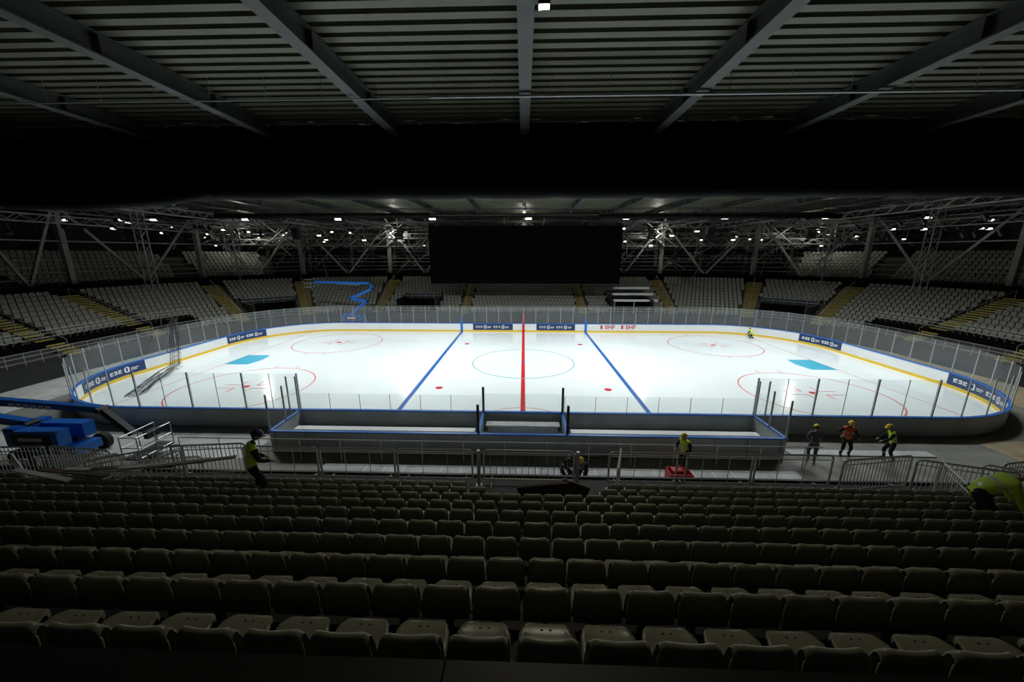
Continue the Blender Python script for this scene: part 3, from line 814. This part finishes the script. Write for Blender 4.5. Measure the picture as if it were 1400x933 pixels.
        s2 = side*(-sx); t0 = w+d*.025+s2*.028
        hn.tube([t0, t0+d*.03+s2*.022, t0+d*.055+s2*.018+nrm*.02], [.012,.0105,.008], 6)
    hn.obj('hands', smooth=True, parent=e)
    return e
human('construction_worker', (-7.1, rowy(7)+.58, rowz(7)), -.75, bend=.16, wr=((-.16,.30,.98),(.2,.33,1.0)), nod=.35, turn=-.4, helm='helmB', scale=1.12, feet=((-.11,-.04),(.11,.04)))
human('construction_worker', (7.0, CAMY+14.7, -.03), 2.2, bend=.10, wr=((-.18,.32,1.1),(.18,.34,1.1)), nod=.4, scale=1.08)
human('construction_worker', (13.25, CAMY+15.7, -.03), -.5, bend=.12, wr=((-.2,.28,1.0),(.2,.28,1.0)), nod=.4, top='greycloth', sleeve='greycloth', pants='greycloth', scale=1.03)
human('construction_worker', (15.3, CAMY+16.4, -.03), 2.9, bend=.05, wr=((-.36,.15,1.0),(.34,.18,1.05)), nod=.1, top='orange', sleeve='dark', feet=((-.17,0),(.17,.03)))
human('construction_worker', (17.0, CAMY+16.0, -.03), 1.2, bend=.25, wr=((-.2,.45,1.0),(.2,.44,.95)), nod=.2, top='lime', feet=((-.14,-.12),(.14,.12)))
human('construction_worker', (10.25, rowy(6)+.56, rowz(6)), -2.0, ph=.84, bend=.95, wr=((-.2,.62,.55),(.15,.6,.55)), nod=.3, helm='helmW', sleeve='lime', scale=1.12, feet=((-.12,-.04),(.12,.04)))
human('construction_worker', (25.9, 10.2, 0), .4, ph=.48, bend=.5, wr=((-.2,.5,.5),(.2,.5,.45)), nod=.1, feet=((-.13,.05),(.15,-.1)))
human('construction_worker', (2.6, CAMY+14.0, -.03), 2.6, ph=.55, bend=.6, wr=((-.2,.6,.5),(.2,.55,.45)), top='greycloth', feet=((-.13,.08),(.15,-.1)))
human('construction_worker', (1.75, CAMY+14.1, -.03), -2.4, ph=.55, bend=.5, wr=((-.2,.6,.5),(.2,.55,.45)), top='dark', helm='helmB', feet=((-.13,.08),(.15,-.1)))
b = MB(['redpl','blackplastic']); cx, cy = 6.5, CAMY+13.9
m = Matrix.Translation((cx,cy,0)); b.box(-.45,.45,-.3,.3,0,.04,0,m)
for a in ((-.45,.45,-.3,-.27),(-.45,.45,.27,.3),(-.45,-.42,-.3,.3),(.42,.45,-.3,.3)): b.box(*a,.04,.55,0,m)
b.box(-.48,.48,-.33,-.3,.5,.56,0,m); b.tube([(cx-.2,cy,.5),(cx-.1,cy,.75),(cx+.15,cy,.75),(cx+.2,cy,.5)], .02, 6, 1); b.box(-.3,.2,-.15,.2,.05,.62,0,m)
b.obj('tool_crate')

# ---------------------------------------------------------------- lights
def area(name, loc, sx, sy, power, col=(1,1,1), spread=None):
    l = bpy.data.lights.new(name, 'AREA'); l.shape = 'RECTANGLE'; l.size = sx; l.size_y = sy; l.energy = power; l.color = col
    if spread: l.spread = math.radians(spread)
    o = bpy.data.objects.new(name, l); o.location = loc; sc.collection.objects.link(o); return o
for x in (-24,-8,8,24):
    area('flood_bank', (x, -4, 14.5), 6, 1.5, 1020, (.95,1,1), spread=140)
    area('flood_bank', (x, 5, 14.5), 6, 1.5, 1020, (.95,1,1), spread=140)
for x, y in ((-42,24.8),(-20,27.5),(0,27.5),(20,27.5),(42,24.8)):  # fill points without fixtures, added to brighten the roof steel
    l = bpy.data.lights.new('rig_fill_light','POINT'); l.energy = 420; l.shadow_soft_size = .12; l.color = (1,.97,.88)
    o = bpy.data.objects.new('rig_fill_light', l); o.location = (x,y,12.3); sc.collection.objects.link(o)
sp = bpy.data.lights.new('ceiling_flood_beam','SPOT'); sp.energy = 380; sp.spot_size = math.radians(125); sp.spot_blend = .9; sp.color = (1,.93,.72); sp.shadow_soft_size = .15
o = bpy.data.objects.new('ceiling_flood_beam', sp); o.location = (.42,-22.0,ZC-.8); o.rotation_euler = (math.radians(-38),0,0); sc.collection.objects.link(o)
w = bpy.data.worlds.new('world'); sc.world = w; w.use_nodes = True
w.node_tree.nodes['Background'].inputs[0].default_value = (.02,.02,.02,1); w.node_tree.nodes['Background'].inputs[1].default_value = .2
# ---------------------------------------------------------------- camera
c = bpy.data.cameras.new('camera'); c.sensor_width = 36; c.lens = 505/1400*36; c.clip_start = .05; c.clip_end = 300
o = bpy.data.objects.new('camera', c); sc.collection.objects.link(o); o.location = (0, CAMY, CAMZ)
o.rotation_euler = (math.radians(90-13.2), 0, math.radians(1.8)); sc.camera = o
